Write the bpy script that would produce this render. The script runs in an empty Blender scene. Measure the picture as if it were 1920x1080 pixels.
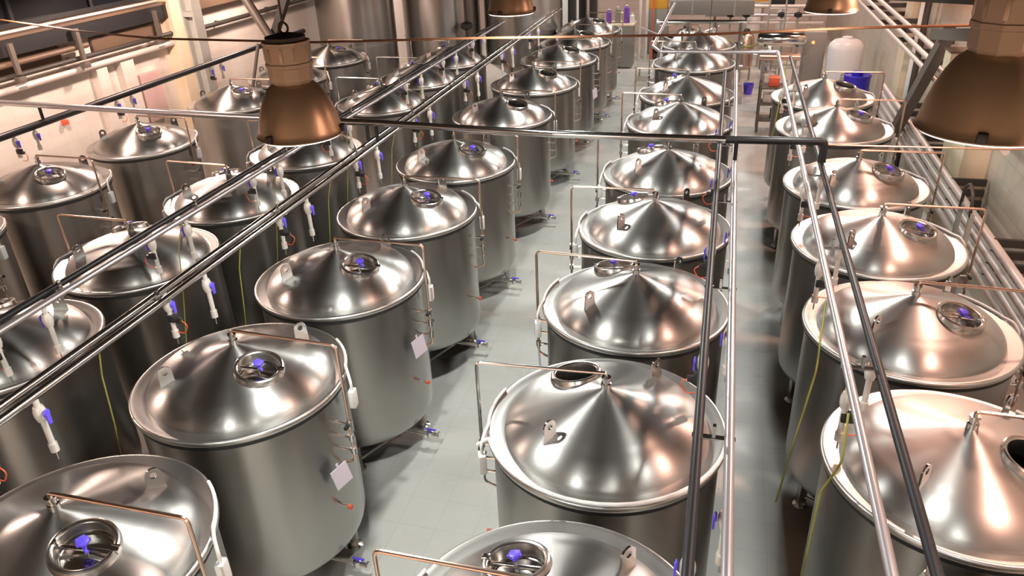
import bpy, bmesh, math, random
from math import pi, sin, cos, radians
from mathutils import Vector, Matrix

random.seed(7)
SC = bpy.context.scene
COL = SC.collection
HR = 2.05            # height of a tank's rim above the floor
TR = 0.90            # outer radius of a tank's rim

# ------------------------------------------------------------------ helpers
class MB:
    """collects shapes in one bmesh and links them as ONE mesh object"""
    def __init__(s):
        s.bm = bmesh.new()

    def lathe(s, prof, seg=48, M=None, close=False):
        bm = s.bm
        rings = []
        for r, z in prof:
            if r < 1e-5:
                rings.append([bm.verts.new((0, 0, z))])
            else:
                rings.append([bm.verts.new((r * cos(2 * pi * i / seg), r * sin(2 * pi * i / seg), z)) for i in range(seg)])
        pairs = list(zip(rings[:-1], rings[1:]))
        if close:
            pairs.append((rings[-1], rings[0]))
        for a, b in pairs:
            for i in range(seg):
                j = (i + 1) % seg
                if len(a) == 1 and len(b) == 1:
                    continue
                if len(a) == 1:
                    bm.faces.new((a[0], b[j], b[i]))
                elif len(b) == 1:
                    bm.faces.new((a[i], a[j], b[0]))
                else:
                    bm.faces.new((a[i], a[j], b[j], b[i]))
        vs = [v for ring in rings for v in ring]
        if M is not None:
            bmesh.ops.transform(bm, matrix=M, verts=vs)
        return s

    def box(s, c, d, M=None, bev=0.0):
        r = bmesh.ops.create_cube(s.bm, size=1.0)
        vs = r['verts']
        bmesh.ops.scale(s.bm, vec=d, verts=vs)
        bmesh.ops.translate(s.bm, vec=c, verts=vs)
        if bev > 0:
            es = list({e for v in vs for e in v.link_edges})
            g = bmesh.ops.bevel(s.bm, geom=es, offset=bev, segments=2, affect='EDGES', profile=0.6)
            vs = list({v for f in g['faces'] for v in f.verts} | {v for v in vs if v.is_valid})
        if M is not None:
            bmesh.ops.transform(s.bm, matrix=M, verts=[v for v in vs if v.is_valid])
        return s

    def tube(s, pts, r, seg=10, fil=0.0, caps=True):
        pts = [Vector(p) for p in pts]
        if fil > 0:
            pts = fillet(pts, fil)
        bm = s.bm
        n = len(pts)
        dirs = []
        for i in range(n):
            if i == 0:
                d = pts[1] - pts[0]
            elif i == n - 1:
                d = pts[-1] - pts[-2]
            else:
                d = (pts[i + 1] - pts[i]).normalized() + (pts[i] - pts[i - 1]).normalized()
            dirs.append(d.normalized())
        up = Vector((0, 0, 1)) if abs(dirs[0].z) < 0.9 else Vector((1, 0, 0))
        x = dirs[0].cross(up).normalized()
        rings = []
        for i in range(n):
            x = (x - dirs[i] * x.dot(dirs[i])).normalized()
            y = dirs[i].cross(x)
            rings.append([bm.verts.new(pts[i] + (x * cos(2 * pi * k / seg) + y * sin(2 * pi * k / seg)) * r) for k in range(seg)])
        for a, b in zip(rings[:-1], rings[1:]):
            for i in range(seg):
                j = (i + 1) % seg
                bm.faces.new((a[i], a[j], b[j], b[i]))
        if caps:
            bm.faces.new(list(reversed(rings[0])))
            bm.faces.new(rings[-1])
        return s

    def rod(s, a, b, r, seg=12):
        return s.tube([a, b], r, seg)

    def torus(s, R, r, z, seg=48, k=8, M=None):
        return s.lathe([(R + r * cos(2 * pi * i / k), z + r * sin(2 * pi * i / k)) for i in range(k)], seg, M, close=True)

    def mesh(s, name, m, angle=35):
        bmesh.ops.recalc_face_normals(s.bm, faces=s.bm.faces[:])
        me = bpy.data.meshes.new(name)
        s.bm.to_mesh(me)
        s.bm.free()
        me.materials.append(m)
        for p in me.polygons:
            p.use_smooth = True
        me.set_sharp_from_angle(angle=radians(angle))
        return me

    def build(s, name, m, parent=None, angle=35):
        return place(name, s.mesh(name, m, angle), parent)


def fillet(pts, r, n=6):
    out = [pts[0]]
    for i in range(1, len(pts) - 1):
        p, a, b = pts[i], pts[i - 1], pts[i + 1]
        u, v = (a - p), (b - p)
        lu, lv = u.length, v.length
        u.normalize(); v.normalize()
        ang = u.angle(v)
        if ang > radians(176):
            out.append(p); continue
        t = min(r / math.tan(ang / 2), 0.49 * lu, 0.49 * lv)
        p0, p1 = p + u * t, p + v * t
        for k in range(n + 1):
            w = k / n
            out.append(p0 * (1 - w) ** 2 + p * 2 * w * (1 - w) + p1 * w * w)
    out.append(pts[-1])
    return out


def place(name, me, parent=None, loc=None):
    o = bpy.data.objects.new(name, me)
    COL.objects.link(o)
    if parent is not None:
        o.parent = parent
    if loc is not None:
        o.location = loc
    return o


def tag(o, label, cat, group=None, kind=None):
    o['label'] = label
    o['category'] = cat
    if group:
        o['group'] = group
    if kind:
        o['kind'] = kind
    return o


def thing(name, label, cat, loc=(0, 0, 0), rz=0.0, group=None):
    o = bpy.data.objects.new(name, None)
    o.empty_display_size = 0.1
    COL.objects.link(o)
    o.location = loc
    o.rotation_euler = (0, 0, rz)
    return tag(o, label, cat, group)


def struct(name, mb, m, label=None):
    o = mb.build(name, m)
    o['kind'] = 'structure'
    o['label'] = label or name.replace('_', ' ')
    o['category'] = name.split('_')[0]
    return o


# ---------------------------------------------------------------- materials
def mat(name, col, metal=0.0, rough=0.5, spec=0.5):
    m = bpy.data.materials.new(name)
    m.use_nodes = True
    b = m.node_tree.nodes['Principled BSDF']
    b.inputs['Base Color'].default_value = (*col, 1)
    b.inputs['Metallic'].default_value = metal
    b.inputs['Roughness'].default_value = rough
    b.inputs['Specular IOR Level'].default_value = spec
    return m


def nodes(m):
    return m.node_tree.nodes, m.node_tree.links, m.node_tree.nodes['Principled BSDF']


def noise_vary(m, scale, lo, hi, sock='Roughness', stretch=(1, 1, 1), detail=4.0):
    n, l, b = nodes(m)
    tc = n.new('ShaderNodeTexCoord')
    mp = n.new('ShaderNodeMapping'); mp.inputs['Scale'].default_value = stretch
    nz = n.new('ShaderNodeTexNoise'); nz.inputs['Scale'].default_value = scale; nz.inputs['Detail'].default_value = detail
    mr = n.new('ShaderNodeMapRange')
    mr.inputs['From Min'].default_value = 0.3; mr.inputs['From Max'].default_value = 0.7
    mr.inputs['To Min'].default_value = lo; mr.inputs['To Max'].default_value = hi
    l.new(tc.outputs['Object'], mp.inputs['Vector']); l.new(mp.outputs[0], nz.inputs['Vector'])
    l.new(nz.outputs[0], mr.inputs['Value']); l.new(mr.outputs[0], b.inputs[sock])
    return m


def aniso(m, a, rot):
    n, l, b = nodes(m)
    t = n.new('ShaderNodeTangent'); t.direction_type = 'RADIAL'; t.axis = 'Z'
    l.new(t.outputs[0], b.inputs['Tangent'])
    b.inputs['Anisotropic'].default_value = a
    b.inputs['Anisotropic Rotation'].default_value = rot
    return m


def mix_col(m, c1, c2, scale, stretch=(1, 1, 1)):
    n, l, b = nodes(m)
    tc = n.new('ShaderNodeTexCoord')
    mp = n.new('ShaderNodeMapping'); mp.inputs['Scale'].default_value = stretch
    nz = n.new('ShaderNodeTexNoise'); nz.inputs['Scale'].default_value = scale; nz.inputs['Detail'].default_value = 5
    rp = n.new('ShaderNodeValToRGB')
    rp.color_ramp.elements[0].position = 0.35; rp.color_ramp.elements[0].color = (*c1, 1)
    rp.color_ramp.elements[1].position = 0.65; rp.color_ramp.elements[1].color = (*c2, 1)
    l.new(tc.outputs['Object'], mp.inputs['Vector']); l.new(mp.outputs[0], nz.inputs['Vector'])
    l.new(nz.outputs[0], rp.inputs[0]); l.new(rp.outputs[0], b.inputs['Base Color'])
    return m


def tiles(name, c1, c2, grout, bw, bh, ms, rough, swap, spec=0.5, offset=0.0, bump=0.15):
    """ceramic tiles laid in a grid: object coordinates, swap = which axes lie in the surface"""
    m = mat(name, c1, 0, rough, spec)
    n, l, b = nodes(m)
    tc = n.new('ShaderNodeTexCoord')
    sp = n.new('ShaderNodeSeparateXYZ'); cb = n.new('ShaderNodeCombineXYZ')
    l.new(tc.outputs['Object'], sp.inputs[0])
    l.new(sp.outputs[swap[0]], cb.inputs[0]); l.new(sp.outputs[swap[1]], cb.inputs[1])
    br = n.new('ShaderNodeTexBrick')
    br.offset = offset
    br.inputs['Scale'].default_value = 1.0
    br.inputs['Brick Width'].default_value = bw; br.inputs['Row Height'].default_value = bh
    br.inputs['Mortar Size'].default_value = ms; br.inputs['Mortar Smooth'].default_value = 0.3
    br.inputs['Color1'].default_value = (*c1, 1); br.inputs['Color2'].default_value = (*c2, 1); br.inputs['Mortar'].default_value = (*grout, 1)
    l.new(cb.outputs[0], br.inputs['Vector'])
    nz = n.new('ShaderNodeTexNoise'); nz.inputs['Scale'].default_value = 0.9; nz.inputs['Detail'].default_value = 6
    l.new(tc.outputs['Object'], nz.inputs['Vector'])
    mx = n.new('ShaderNodeMixRGB'); mx.blend_type = 'MULTIPLY'; mx.inputs[0].default_value = 0.35
    rp = n.new('ShaderNodeValToRGB')
    rp.color_ramp.elements[0].position = 0.3; rp.color_ramp.elements[0].color = (0.72, 0.71, 0.68, 1)
    rp.color_ramp.elements[1].position = 0.6; rp.color_ramp.elements[1].color = (1, 1, 1, 1)
    l.new(nz.outputs[0], rp.inputs[0])
    l.new(br.outputs['Color'], mx.inputs[1]); l.new(rp.outputs[0], mx.inputs[2])
    l.new(mx.outputs[0], b.inputs['Base Color'])
    bp = n.new('ShaderNodeBump'); bp.inputs['Strength'].default_value = bump; bp.inputs['Distance'].default_value = 0.004; bp.invert = True
    l.new(br.outputs['Fac'], bp.inputs['Height']); l.new(bp.outputs[0], b.inputs['Normal'])
    return m


STEEL = (0.47, 0.465, 0.45)
M = {}
M['lid'] = aniso(mat('brushed_steel_lid', STEEL, 1, 0.37), 0.85, 0.25)
M['body'] = aniso(mat('satin_steel_body', (0.42, 0.412, 0.392), 1, 0.31), 0.5, 0.25)
M['rim'] = mat('bright_steel_rim', (0.64, 0.635, 0.615), 1, 0.36)
M['collar'] = mat('manhole_steel', (0.58, 0.56, 0.53), 1, 0.24)
M['polish'] = mat('polished_steel', (0.80, 0.79, 0.77), 1, 0.13)
M['darkpipe'] = mat('charcoal_pipe', (0.022, 0.022, 0.025), 0.4, 0.40)
M['palepipe'] = mat('pale_satin_pipe', (0.62, 0.59, 0.61), 0.8, 0.30)
M['tube'] = mat('polished_pipe_steel', (0.72, 0.71, 0.70), 1, 0.16)
M['leg'] = mat('steel_leg', (0.5, 0.49, 0.46), 1, 0.35)
M['copper'] = mat('warm_tinted_tube', (0.74, 0.55, 0.44), 1, 0.28)
M['gasket'] = mat('black_rubber_gasket', (0.02, 0.02, 0.02), 0, 0.6)
M['black'] = mat('black_plastic', (0.018, 0.018, 0.02), 0, 0.4)
M['blue'] = mat('violet_blue_plastic', (0.13, 0.085, 0.80), 0, 0.4)
M['drumblue'] = mat('drum_blue_plastic', (0.04, 0.025, 0.50), 0, 0.35)
M['white'] = mat('white_plastic', (0.80, 0.79, 0.77), 0, 0.4)
M['valve'] = mat('pale_valve_metal', (0.80, 0.77, 0.71), 0.35, 0.35)
M['red'] = mat('orange_red_cap', (0.75, 0.12, 0.05), 0, 0.45)
M['card'] = mat('pale_lilac_card', (0.72, 0.68, 0.80), 0, 0.7)
M['bronze'] = noise_vary(mat('bronze_lamp_metal', (0.72, 0.53, 0.36), 0.75, 0.34), 6, 0.30, 0.38)
M['housing'] = mat('tan_lamp_housing', (0.47, 0.35, 0.26), 0.5, 0.45)
M['yellow'] = mat('yellow_green_cable', (0.33, 0.33, 0.07), 0, 0.5)
M['orange'] = mat('orange_brown_cable', (0.22, 0.09, 0.04), 0, 0.6)
M['iron'] = mat('dark_steelwork', (0.055, 0.048, 0.042), 0.2, 0.55)
M['brace'] = mat('brown_grey_steelwork', (0.16, 0.135, 0.115), 0.3, 0.5)
M['greysteel'] = mix_col(mat('grey_painted_steel', (0.4, 0.4, 0.37), 0, 0.5), (0.36, 0.36, 0.33), (0.46, 0.46, 0.42), 3)
M['lagging'] = mat('pale_pipe_lagging', (0.78, 0.70, 0.66), 0.25, 0.35)
M['cream'] = mix_col(mat('cream_paint', (0.74, 0.62, 0.45), 0, 0.6), (0.70, 0.58, 0.41), (0.78, 0.66, 0.49), 2)
M['tan'] = mat('tan_trunking', (0.14, 0.09, 0.06), 0, 0.5)
M['pinkpanel'] = mat('dusty_pink_panel', (0.66, 0.45, 0.42), 0, 0.5)
M['ceiling'] = mat('dark_ceiling', (0.05, 0.043, 0.037), 0, 0.8)
M['glassdark'] = mat('night_window_glass', (0.006, 0.007, 0.010), 0, 0.35, 0.2)
M['cabinet'] = mat('grey_cabinet', (0.27, 0.26, 0.24), 0.2, 0.5)
M['plastic'] = mat('milky_plastic', (0.74, 0.74, 0.75), 0, 0.35)
M['amber'] = mat('amber_goods', (0.60, 0.32, 0.04), 0, 0.5)
M['purple'] = mat('purple_plastic', (0.20, 0.07, 0.48), 0, 0.45)
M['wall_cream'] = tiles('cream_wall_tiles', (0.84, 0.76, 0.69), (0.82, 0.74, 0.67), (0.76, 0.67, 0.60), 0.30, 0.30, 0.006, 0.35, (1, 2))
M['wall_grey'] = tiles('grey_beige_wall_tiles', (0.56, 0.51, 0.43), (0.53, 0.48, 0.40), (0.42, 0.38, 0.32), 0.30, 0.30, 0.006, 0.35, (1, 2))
M['wall_end'] = tiles('pale_end_wall_tiles', (0.82, 0.68, 0.61), (0.80, 0.66, 0.59), (0.7, 0.57, 0.5), 0.30, 0.30, 0.006, 0.4, (0, 2))
M['floor'] = noise_vary(tiles('pale_floor_tiles', (0.79, 0.80, 0.76), (0.77, 0.78, 0.74), (0.71, 0.72, 0.68), 0.40, 0.40, 0.006, 0.3, (0, 1), bump=0.08), 1.5, 0.22, 0.42)


def emis(name, col, strength):
    m = mat(name, col, 0, 0.4)
    b = m.node_tree.nodes['Principled BSDF']
    b.inputs['Emission Color'].default_value = (*col, 1)
    b.inputs['Emission Strength'].default_value = strength
    return m


M['diff'] = emis('lamp_diffuser', (1.0, 0.95, 0.86), 6.0)
M['diffwarm'] = emis('warm_lamp_diffuser', (1.0, 0.74, 0.56), 6.0)
M['indicator'] = emis('orange_indicator', (1.0, 0.35, 0.10), 3.0)

# -------------------------------------------------------------------- room
XL, XR, YB, YF, ZC = -11.6, 3.9, -9.0, 34.5, 7.4
struct('floor', MB().box(((XL + XR) / 2, (YB + YF) / 2, -0.1), (XR - XL + 1, YF - YB + 1, 0.2)), M['floor'], 'pale grey tiled floor')
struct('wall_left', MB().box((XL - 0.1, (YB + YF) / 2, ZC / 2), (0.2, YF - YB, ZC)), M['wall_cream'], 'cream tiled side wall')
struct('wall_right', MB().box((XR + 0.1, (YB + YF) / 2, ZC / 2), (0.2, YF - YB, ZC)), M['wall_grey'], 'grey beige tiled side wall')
struct('wall_end', MB().box(((XL + XR) / 2, YF + 0.1, ZC / 2), (XR - XL, 0.2, ZC)), M['wall_end'], 'pale tiled end wall')
struct('wall_back', MB().box(((XL + XR) / 2, YB - 0.1, ZC / 2), (XR - XL, 0.2, ZC)), M['wall_end'], 'pale tiled wall behind the viewpoint')
struct('ceiling', MB().box(((XL + XR) / 2, (YB + YF) / 2, ZC + 0.1), (XR - XL + 1, YF - YB + 1, 0.2)), M['ceiling'], 'dark ceiling')

# --------------------------------------------------------------- tank parts
def dome_z(r):
    P = [(0, .350), (.05, .342), (.12, .322), (.25, .284), (.40, .240), (.55, .190), (.64, .152), (.69, .118), (.735, .072), (.764, .026), (2, .012)]
    for (a, za), (b, zb) in zip(P[:-1], P[1:]):
        if a <= r <= b:
            return za + (zb - za) * (r - a) / (b - a)
    return 0.35

H_R = 0.37           # how far a manhole sits from the axis
HOLE = 0.165
HATCH = {1: radians(-26), -1: radians(134)}      # +1: aisle on the +x side
CACHE = {}


def hatch_matrix(side):
    a = HATCH[side]
    c = Vector((H_R * cos(a), H_R * sin(a), HR + dome_z(H_R)))
    tilt = Matrix.Rotation(radians(13), 4, Vector((-sin(a), cos(a), 0)))
    return Matrix.Translation(c) @ tilt @ Matrix.Rotation(a, 4, 'Z')


def lid_mesh(side):
    mb = MB()
    rs = [(0.003, .350), (.02, .349), (.05, .342), (.08, .333), (.12, .322)]
    r = .15
    while r < .56:
        rs.append((r, dome_z(r))); r += .02
    rs += [(.585, .176), (.62, .162), (.65, .145), (.677, .127), (.703, .105), (.724, .082), (.742, .058), (.755, .036), (.763, .016), (.766, -.002)]
    # smooth the profile a little
    for _ in range(3):
        rs = [rs[0]] + [(rs[i][0], (rs[i - 1][1] + 2 * rs[i][1] + rs[i + 1][1]) / 4) for i in range(1, len(rs) - 1)] + [rs[-1]]
    mb.lathe([(r, HR + z) for r, z in rs], 144)
    a = HATCH[side]
    c = Vector((H_R * cos(a), H_R * sin(a)))
    kill = [f for f in mb.bm.faces if (f.calc_center_median().to_2d() - c).length < HOLE + 0.004]
    bmesh.ops.delete(mb.bm, geom=kill, context='FACES')
    return mb.mesh('lid', M['lid'], 60)


def get(key, fn):
    if key not in CACHE:
        CACHE[key] = fn()
    return CACHE[key]


def body_mesh():
    p = [(.0, .26), (.30, .27), (.55, .30), (.72, .345), (.80, .385), (.838, .43), (.852, .49), (.855, .56), (.855, 1.20), (.855, HR - .05), (.80, HR - .048), (.80, HR - .075), (.835, HR - .08), (.835, .5), (.78, .42), (.3, .33), (0, .32)]
    return MB().lathe(p, 96).mesh('body', M['body'])


def gasket_mesh():
    mb = MB()
    mb.lathe([(.850, HR - .082), (.868, HR - .082), (.880, HR - .074), (.880, HR - .036), (.850, HR - .036)], 96, close=True)
    return mb.mesh('gasket', M['gasket'])


def rim_mesh():
    p = [(.755, HR - .006), (.768, HR - .001), (.805, HR + .005), (.850, HR + .013), (.875, HR + .020), (.888, HR + .020), (.898, HR + .012), (.900, HR - .012), (.894, HR - .030), (.884, HR - .036), (.850, HR - .036), (.77, HR - .02)]
    return MB().lathe(p, 120, close=True).mesh('rim', M['rim'], 50)


def apex_mesh():
    z = HR + .335
    return MB().lathe([(.038, z), (.038, z + .05), (.028, z + .055), (.028, z + .085), (.036, z + .09), (.036, z + .105), (0, z + .105)], 20).mesh('apex_fitting', M['polish'])


def collar_mesh(side):
    p = [(.205, -.040), (.205, -.004), (.200, .012), (.196, .030), (.186, .036), (.172, .034), (.163, .026), (.160, .0), (.160, -.105), (.165, -.105), (.170, -.040)]
    return MB().lathe(p, 56, hatch_matrix(side), close=True).mesh('manhole_collar', M['collar'])


def cover_mesh(side):
    p = [(0, -.052), (.05, -.054), (.10, -.062), (.14, -.066), (.152, -.058), (.158, -.058), (.158, -.078), (.14, -.082), (0, -.066)]
    return MB().lathe(p, 48, hatch_matrix(side)).mesh('cover', M['polish'])


def bar_mesh(side):
    mb = MB()
    mb.box((0, 0, -.010), (.026, .330, .022), None, .006)
    mb.rod((0, 0, -.060), (0, 0, .03), .012)
    mb.rod((0, -.165, -.02), (0, -.165, .05), .010)
    mb.box((0, .185, .02), (.05, .05, .04), None, .008)
    o = mb
    bmesh.ops.transform(o.bm, matrix=hatch_matrix(side) @ Matrix.Rotation(radians(-50), 4, 'Z'), verts=o.bm.verts[:])
    return o.mesh('crossbar', M['polish'])


def knob_mesh(side):
    mb = MB()
    mb.lathe([(0, .030), (.014, .030), (.016, .052), (.034, .056), (.039, .064), (.036, .076), (.024, .082), (0, .080)], 20)
    for k in range(5):
        mb.box((.036, 0, .066), (.016, .018, .018), Matrix.Rotation(2 * pi * k / 5, 4, 'Z'), .005)
    mb.box((.045, -.010, .040), (.06, .018, .014), None, .004)
    bmesh.ops.transform(mb.bm, matrix=hatch_matrix(side), verts=mb.bm.verts[:])
    return mb.mesh('hand_knob', M['blue'])


def lug_mesh(ang):
    """upright plate with an eye"""
    mb = MB()
    bm = mb.bm
    w, h, t, hole, n = .055, .105, .014, .024, 16
    outer = []
    for i in range(n):
        a = -pi / 2 + 2 * pi * (i + .5) / n
        x, z = w * cos(a), h + w * sin(a)
        if sin(a) < -.35:
            z = -.03; x = w * 1.25 * (1 if cos(a) > 0 else -1) * (0.35 + .65 * abs(cos(a)))
        outer.append((x, z))
    inner = [(hole * cos(-pi / 2 + 2 * pi * (i + .5) / n), h + hole * sin(-pi / 2 + 2 * pi * (i + .5) / n)) for i in range(n)]
    L = []
    for y in (-t / 2, t / 2):
        L.append(([bm.verts.new((x, y, z)) for x, z in outer], [bm.verts.new((x, y, z)) for x, z in inner]))
    for i in range(n):
        j = (i + 1) % n
        for o, q in L:
            bm.faces.new((o[i], o[j], q[j], q[i]))
        bm.faces.new((L[0][0][i], L[0][0][j], L[1][0][j], L[1][0][i]))
        bm.faces.new((L[0][1][i], L[0][1][j], L[1][1][j], L[1][1][i]))
    bmesh.ops.transform(bm, matrix=Matrix.Translation((.57 * cos(ang), .57 * sin(ang), HR + dome_z(.57))) @ Matrix.Rotation(ang, 4, 'Z'), verts=bm.verts[:])
    return mb.mesh('lifting_lug', M['polish'], 40)


def vent_mesh(side, kind):
    z = HR + .47
    s = side
    if kind == 'long':
        e = [(s * .985, 0, z), (s * .985, 0, .55), (s * .93, 0, .50)]
    else:
        e = [(s * .985, 0, z), (s * .985, 0, 1.35), (s * .86, 0, 1.30)]
    return MB().tube([(0, 0, HR + .42), (0, 0, z)] + e, .0135, 10, .05).mesh('vent_pipe', M['tube' if kind == 'steel' else 'copper'])


def box_mesh(side):
    a = radians(12) if side > 0 else radians(180 + 22)
    Mx = Matrix.Rotation(a, 4, 'Z')
    mb = MB().box((.955, 0, 1.86), (.06, .085, .17), Mx, .012)
    return mb.mesh('sensor_box', M['white'])


def conduit_mesh(side):
    a = radians(12) if side > 0 else radians(180 + 22)
    Mx = Matrix.Rotation(a, 4, 'Z')
    P = [(.955, 0, 1.92), (.955, 0, 2.02), (.92, .06 * side, HR + .035)]
    for k in range(2, 9):
        P.append((.886 * cos(.09 * k), side * .886 * sin(.09 * k), HR + .036))
    mb = MB().tube([Mx @ Vector(p) for p in P], .013, 8, .06)
    return mb.mesh('sensor_conduit', M['white'])


def hose_mesh():
    P = [(-.93, -.30, 1.98)] + [(.892 * cos(a), .892 * sin(a), HR + .040) for a in [radians(203 + 7 * k) for k in range(22)]]
    return MB().tube(P, .016, 10, .04).mesh('rim_hose', M['white'])


def manifold_mesh(side):
    mb = MB()
    x = side * .985
    for z in (1.74, 1.60, 1.46):
        mb.rod((side * .84, 0, z), (x + side * .02, 0, z), .013, 10)
        mb.lathe([(0, -.03), (.026, -.03), (.026, .03), (0, .03)], 14, Matrix.Translation((x, 0, z)))
    mb.rod((x, 0, 1.78), (x, 0, 1.40), .011, 8)
    return mb.mesh('sample_manifold', M['polish'])


def tap_mesh(side):
    mb = MB()
    x = side * .985
    mb.box((x, -.045, 1.74), (.03, .06, .03), None, .006)
    mb.box((x, .045, 1.60), (.03, .05, .03), None, .006)
    return mb.mesh('tap', M['black'])


def leg_mesh(k):
    a = 2 * pi * k / 4 + radians(20)
    Mx = Matrix.Rotation(a, 4, 'Z')
    mb = MB()
    mb.box((.70, 0, .20), (.075, .075, .36), Mx, .008)
    return mb.mesh('leg', M['leg'])


def foot_mesh(k):
    a = 2 * pi * k / 4 + radians(20)
    return MB().lathe([(0, 0), (.075, 0), (.075, .014), (.03, .03), (.03, .05), (0, .05)], 20, Matrix.Rotation(a, 4, 'Z') @ Matrix.Translation((.70, 0, 0))).mesh('foot', M['polish'])


def stretcher_mesh():
    mb = MB()
    for k in range(4):
        a, b = 2 * pi * k / 4 + radians(20), 2 * pi * (k + 1) / 4 + radians(20)
        mb.rod((.70 * cos(a), .70 * sin(a), .13), (.70 * cos(b), .70 * sin(b), .13), .018, 8)
    return mb.mesh('stretcher', M['leg'])


def outlet_mesh(side):
    mb = MB()
    s = side
    mb.tube([(s * .3, -.10, .27), (s * .3, -.10, .17), (s * .98, -.10, .17)], .026, 12, .06)
    mb.lathe([(.0, 0), (.042, 0), (.042, .02), (0, .02)], 16, Matrix.Translation((s * .98, -.10, .17)) @ Matrix.Rotation(pi / 2 * s, 4, 'Y'))
    mb.lathe([(0, -.045), (.036, -.03), (.036, .03), (0, .045)], 16, Matrix.Translation((s * .88, -.10, .17)))
    return mb.mesh('outlet_valve', M['polish'])


def handle_mesh(side):
    return MB().box((side * .90, -.10, .235), (.12, .022, .018), None, .006).rod((side * .88, -.10, .20), (side * .88, -.10, .24), .012, 8).mesh('handle', M['blue'])


def probe_mesh(side):
    a = radians(-8) if side > 0 else radians(188)
    return MB().rod((.85, 0, .95), (.925, 0, .95), .014, 10).mesh('probe', M['polish']) if False else _tr(MB().rod((.84, 0, .92), (.935, 0, .92), .015, 10), Matrix.Rotation(a, 4, 'Z')).mesh('probe', M['polish'])


def _tr(mb, Mx):
    bmesh.ops.transform(mb.bm, matrix=Mx, verts=mb.bm.verts[:])
    return mb


def cap_mesh(side):
    a = radians(-8) if side > 0 else radians(188)
    return _tr(MB().rod((.935, 0, .92), (.965, 0, .92), .022, 12), Matrix.Rotation(a, 4, 'Z')).mesh('probe_cap', M['red'])


def make_tank(x, y, side, knob, label, group, vent='copper', rz=0.0, detail=True):
    t = thing('steel_tank', label, 'tank', (x, y, 0), rz, group)
    place('body', get('body', body_mesh), t)
    g = place('gasket', get('gasket', gasket_mesh), t)
    g['label'] = 'black rubber gasket under the rim'
    place('rim', get('rim', rim_mesh), t)
    place('lid', get(('lid', side), lambda: lid_mesh(side)), t)
    place('apex_fitting', get('apex', apex_mesh), t)
    c = place('manhole', get(('collar', side), lambda: collar_mesh(side)), t)
    if knob:
        place('cover', get(('cover', side), lambda: cover_mesh(side)), c)
        place('crossbar', get(('bar', side), lambda: bar_mesh(side)), c)
        k = place('hand_knob', get(('knob', side), lambda: knob_mesh(side)), c)
        k['label'] = 'violet blue hand knob'
    for a in (radians(52), radians(-128)):
        place('lifting_lug', get(('lug', round(a, 2)), lambda: lug_mesh(a)), t)
    v = place('vent_pipe', get(('vent', side, vent), lambda: vent_mesh(side, vent)), t)
    if vent != 'steel':
        v['label'] = 'thin copper coloured vent pipe'
    b = place('sensor_box', get(('box', side), lambda: box_mesh(side)), t)
    b['label'] = 'small white plastic sensor box'
    place('sensor_conduit', get(('conduit', side), lambda: conduit_mesh(side)), t)
    mf = place('sample_manifold', get(('manifold', side), lambda: manifold_mesh(side)), t)
    place('tap', get(('tap', side), lambda: tap_mesh(side)), mf)
    for k in range(4):
        lg = place('leg', get(('leg', k), lambda: leg_mesh(k)), t)
        place('foot', get(('foot', k), lambda: foot_mesh(k)), lg)
    place('stretcher', get('stretcher', stretcher_mesh), t)
    ov = place('outlet_valve', get(('outlet', side), lambda: outlet_mesh(side)), t)
    place('handle', get(('handle', side), lambda: handle_mesh(side)), ov)['label'] = 'blue valve handle'
    pr = place('probe', get(('probe', side), lambda: probe_mesh(side)), t)
    place('probe_cap', get(('cap', side), lambda: cap_mesh(side)), pr)['label'] = 'orange red probe cap'
    return t


ORD = 'first second third fourth fifth sixth seventh eighth ninth tenth'.split()
ROWS = {
    'E': (-9.52, 1, [6.53, 8.5, 10.65, 13.41, 15.6, 17.7], [], 'row along cream wall', 'tanks along the cream wall'),
    'D': (-6.36, -1, [4.62, 6.56, 8.5, 10.6, 13.7, 15.7, 17.7], [], 'second row from cream wall', 'tanks in the second row from the cream wall'),
    'A': (-3.77, 1, [2.66, 4.62, 6.53, 8.45, 10.42, 13.05, 15.5, 18.0, 20.1, 22.1], [5, 6, 7, 8, 9], 'third row from cream wall', 'tanks in the third row from the cream wall'),
    'B': (-0.63, -1, [2.68, 4.62, 6.53, 8.45, 10.39, 13.0, 14.95, 17.8, 20.0], [1, 7, 8], 'fourth row from cream wall', 'tanks in the fourth row from the cream wall'),
    'C': (1.81, 1, [4.66, 6.55, 8.4, 10.3, 12.96, 14.95], [0, 5], 'row by the grey wall', 'tanks in the row by the grey wall'),
}
TANKS = {}
for row, (x, side, ys, dark, where, grp) in ROWS.items():
    for i, y in enumerate(ys):
        h = 'open dark hatch' if i in dark else 'blue hatch knob'
        lab = 'steel tank with %s, %s from the front in %s' % (h, ORD[i], where)
        TANKS[row, i] = make_tank(x, y, side, i not in dark, lab, grp, 'steel' if (row, i) in (('B', 1), ('D', 4), ('D', 5), ('D', 6)) else 'copper', radians(random.uniform(-3, 3)) if i > 0 else 0)

for x, y, sd, lab, grp in ((-9.52, 4.6, 1, 'steel tank ahead of the row along cream wall, just past the photo edge', ROWS['E'][5]),
                           (-6.36, 2.66, -1, 'steel tank ahead of the second row from cream wall, just past the photo edge', ROWS['D'][5]),
                           (1.81, 2.7, 1, 'steel tank ahead of the row by the grey wall, just past the photo edge', ROWS['C'][5])):
    make_tank(x, y, sd, True, lab, grp)
place('rim_hose', hose_mesh(), TANKS['B', 1])['label'] = 'white hose laid round the rim'

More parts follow.
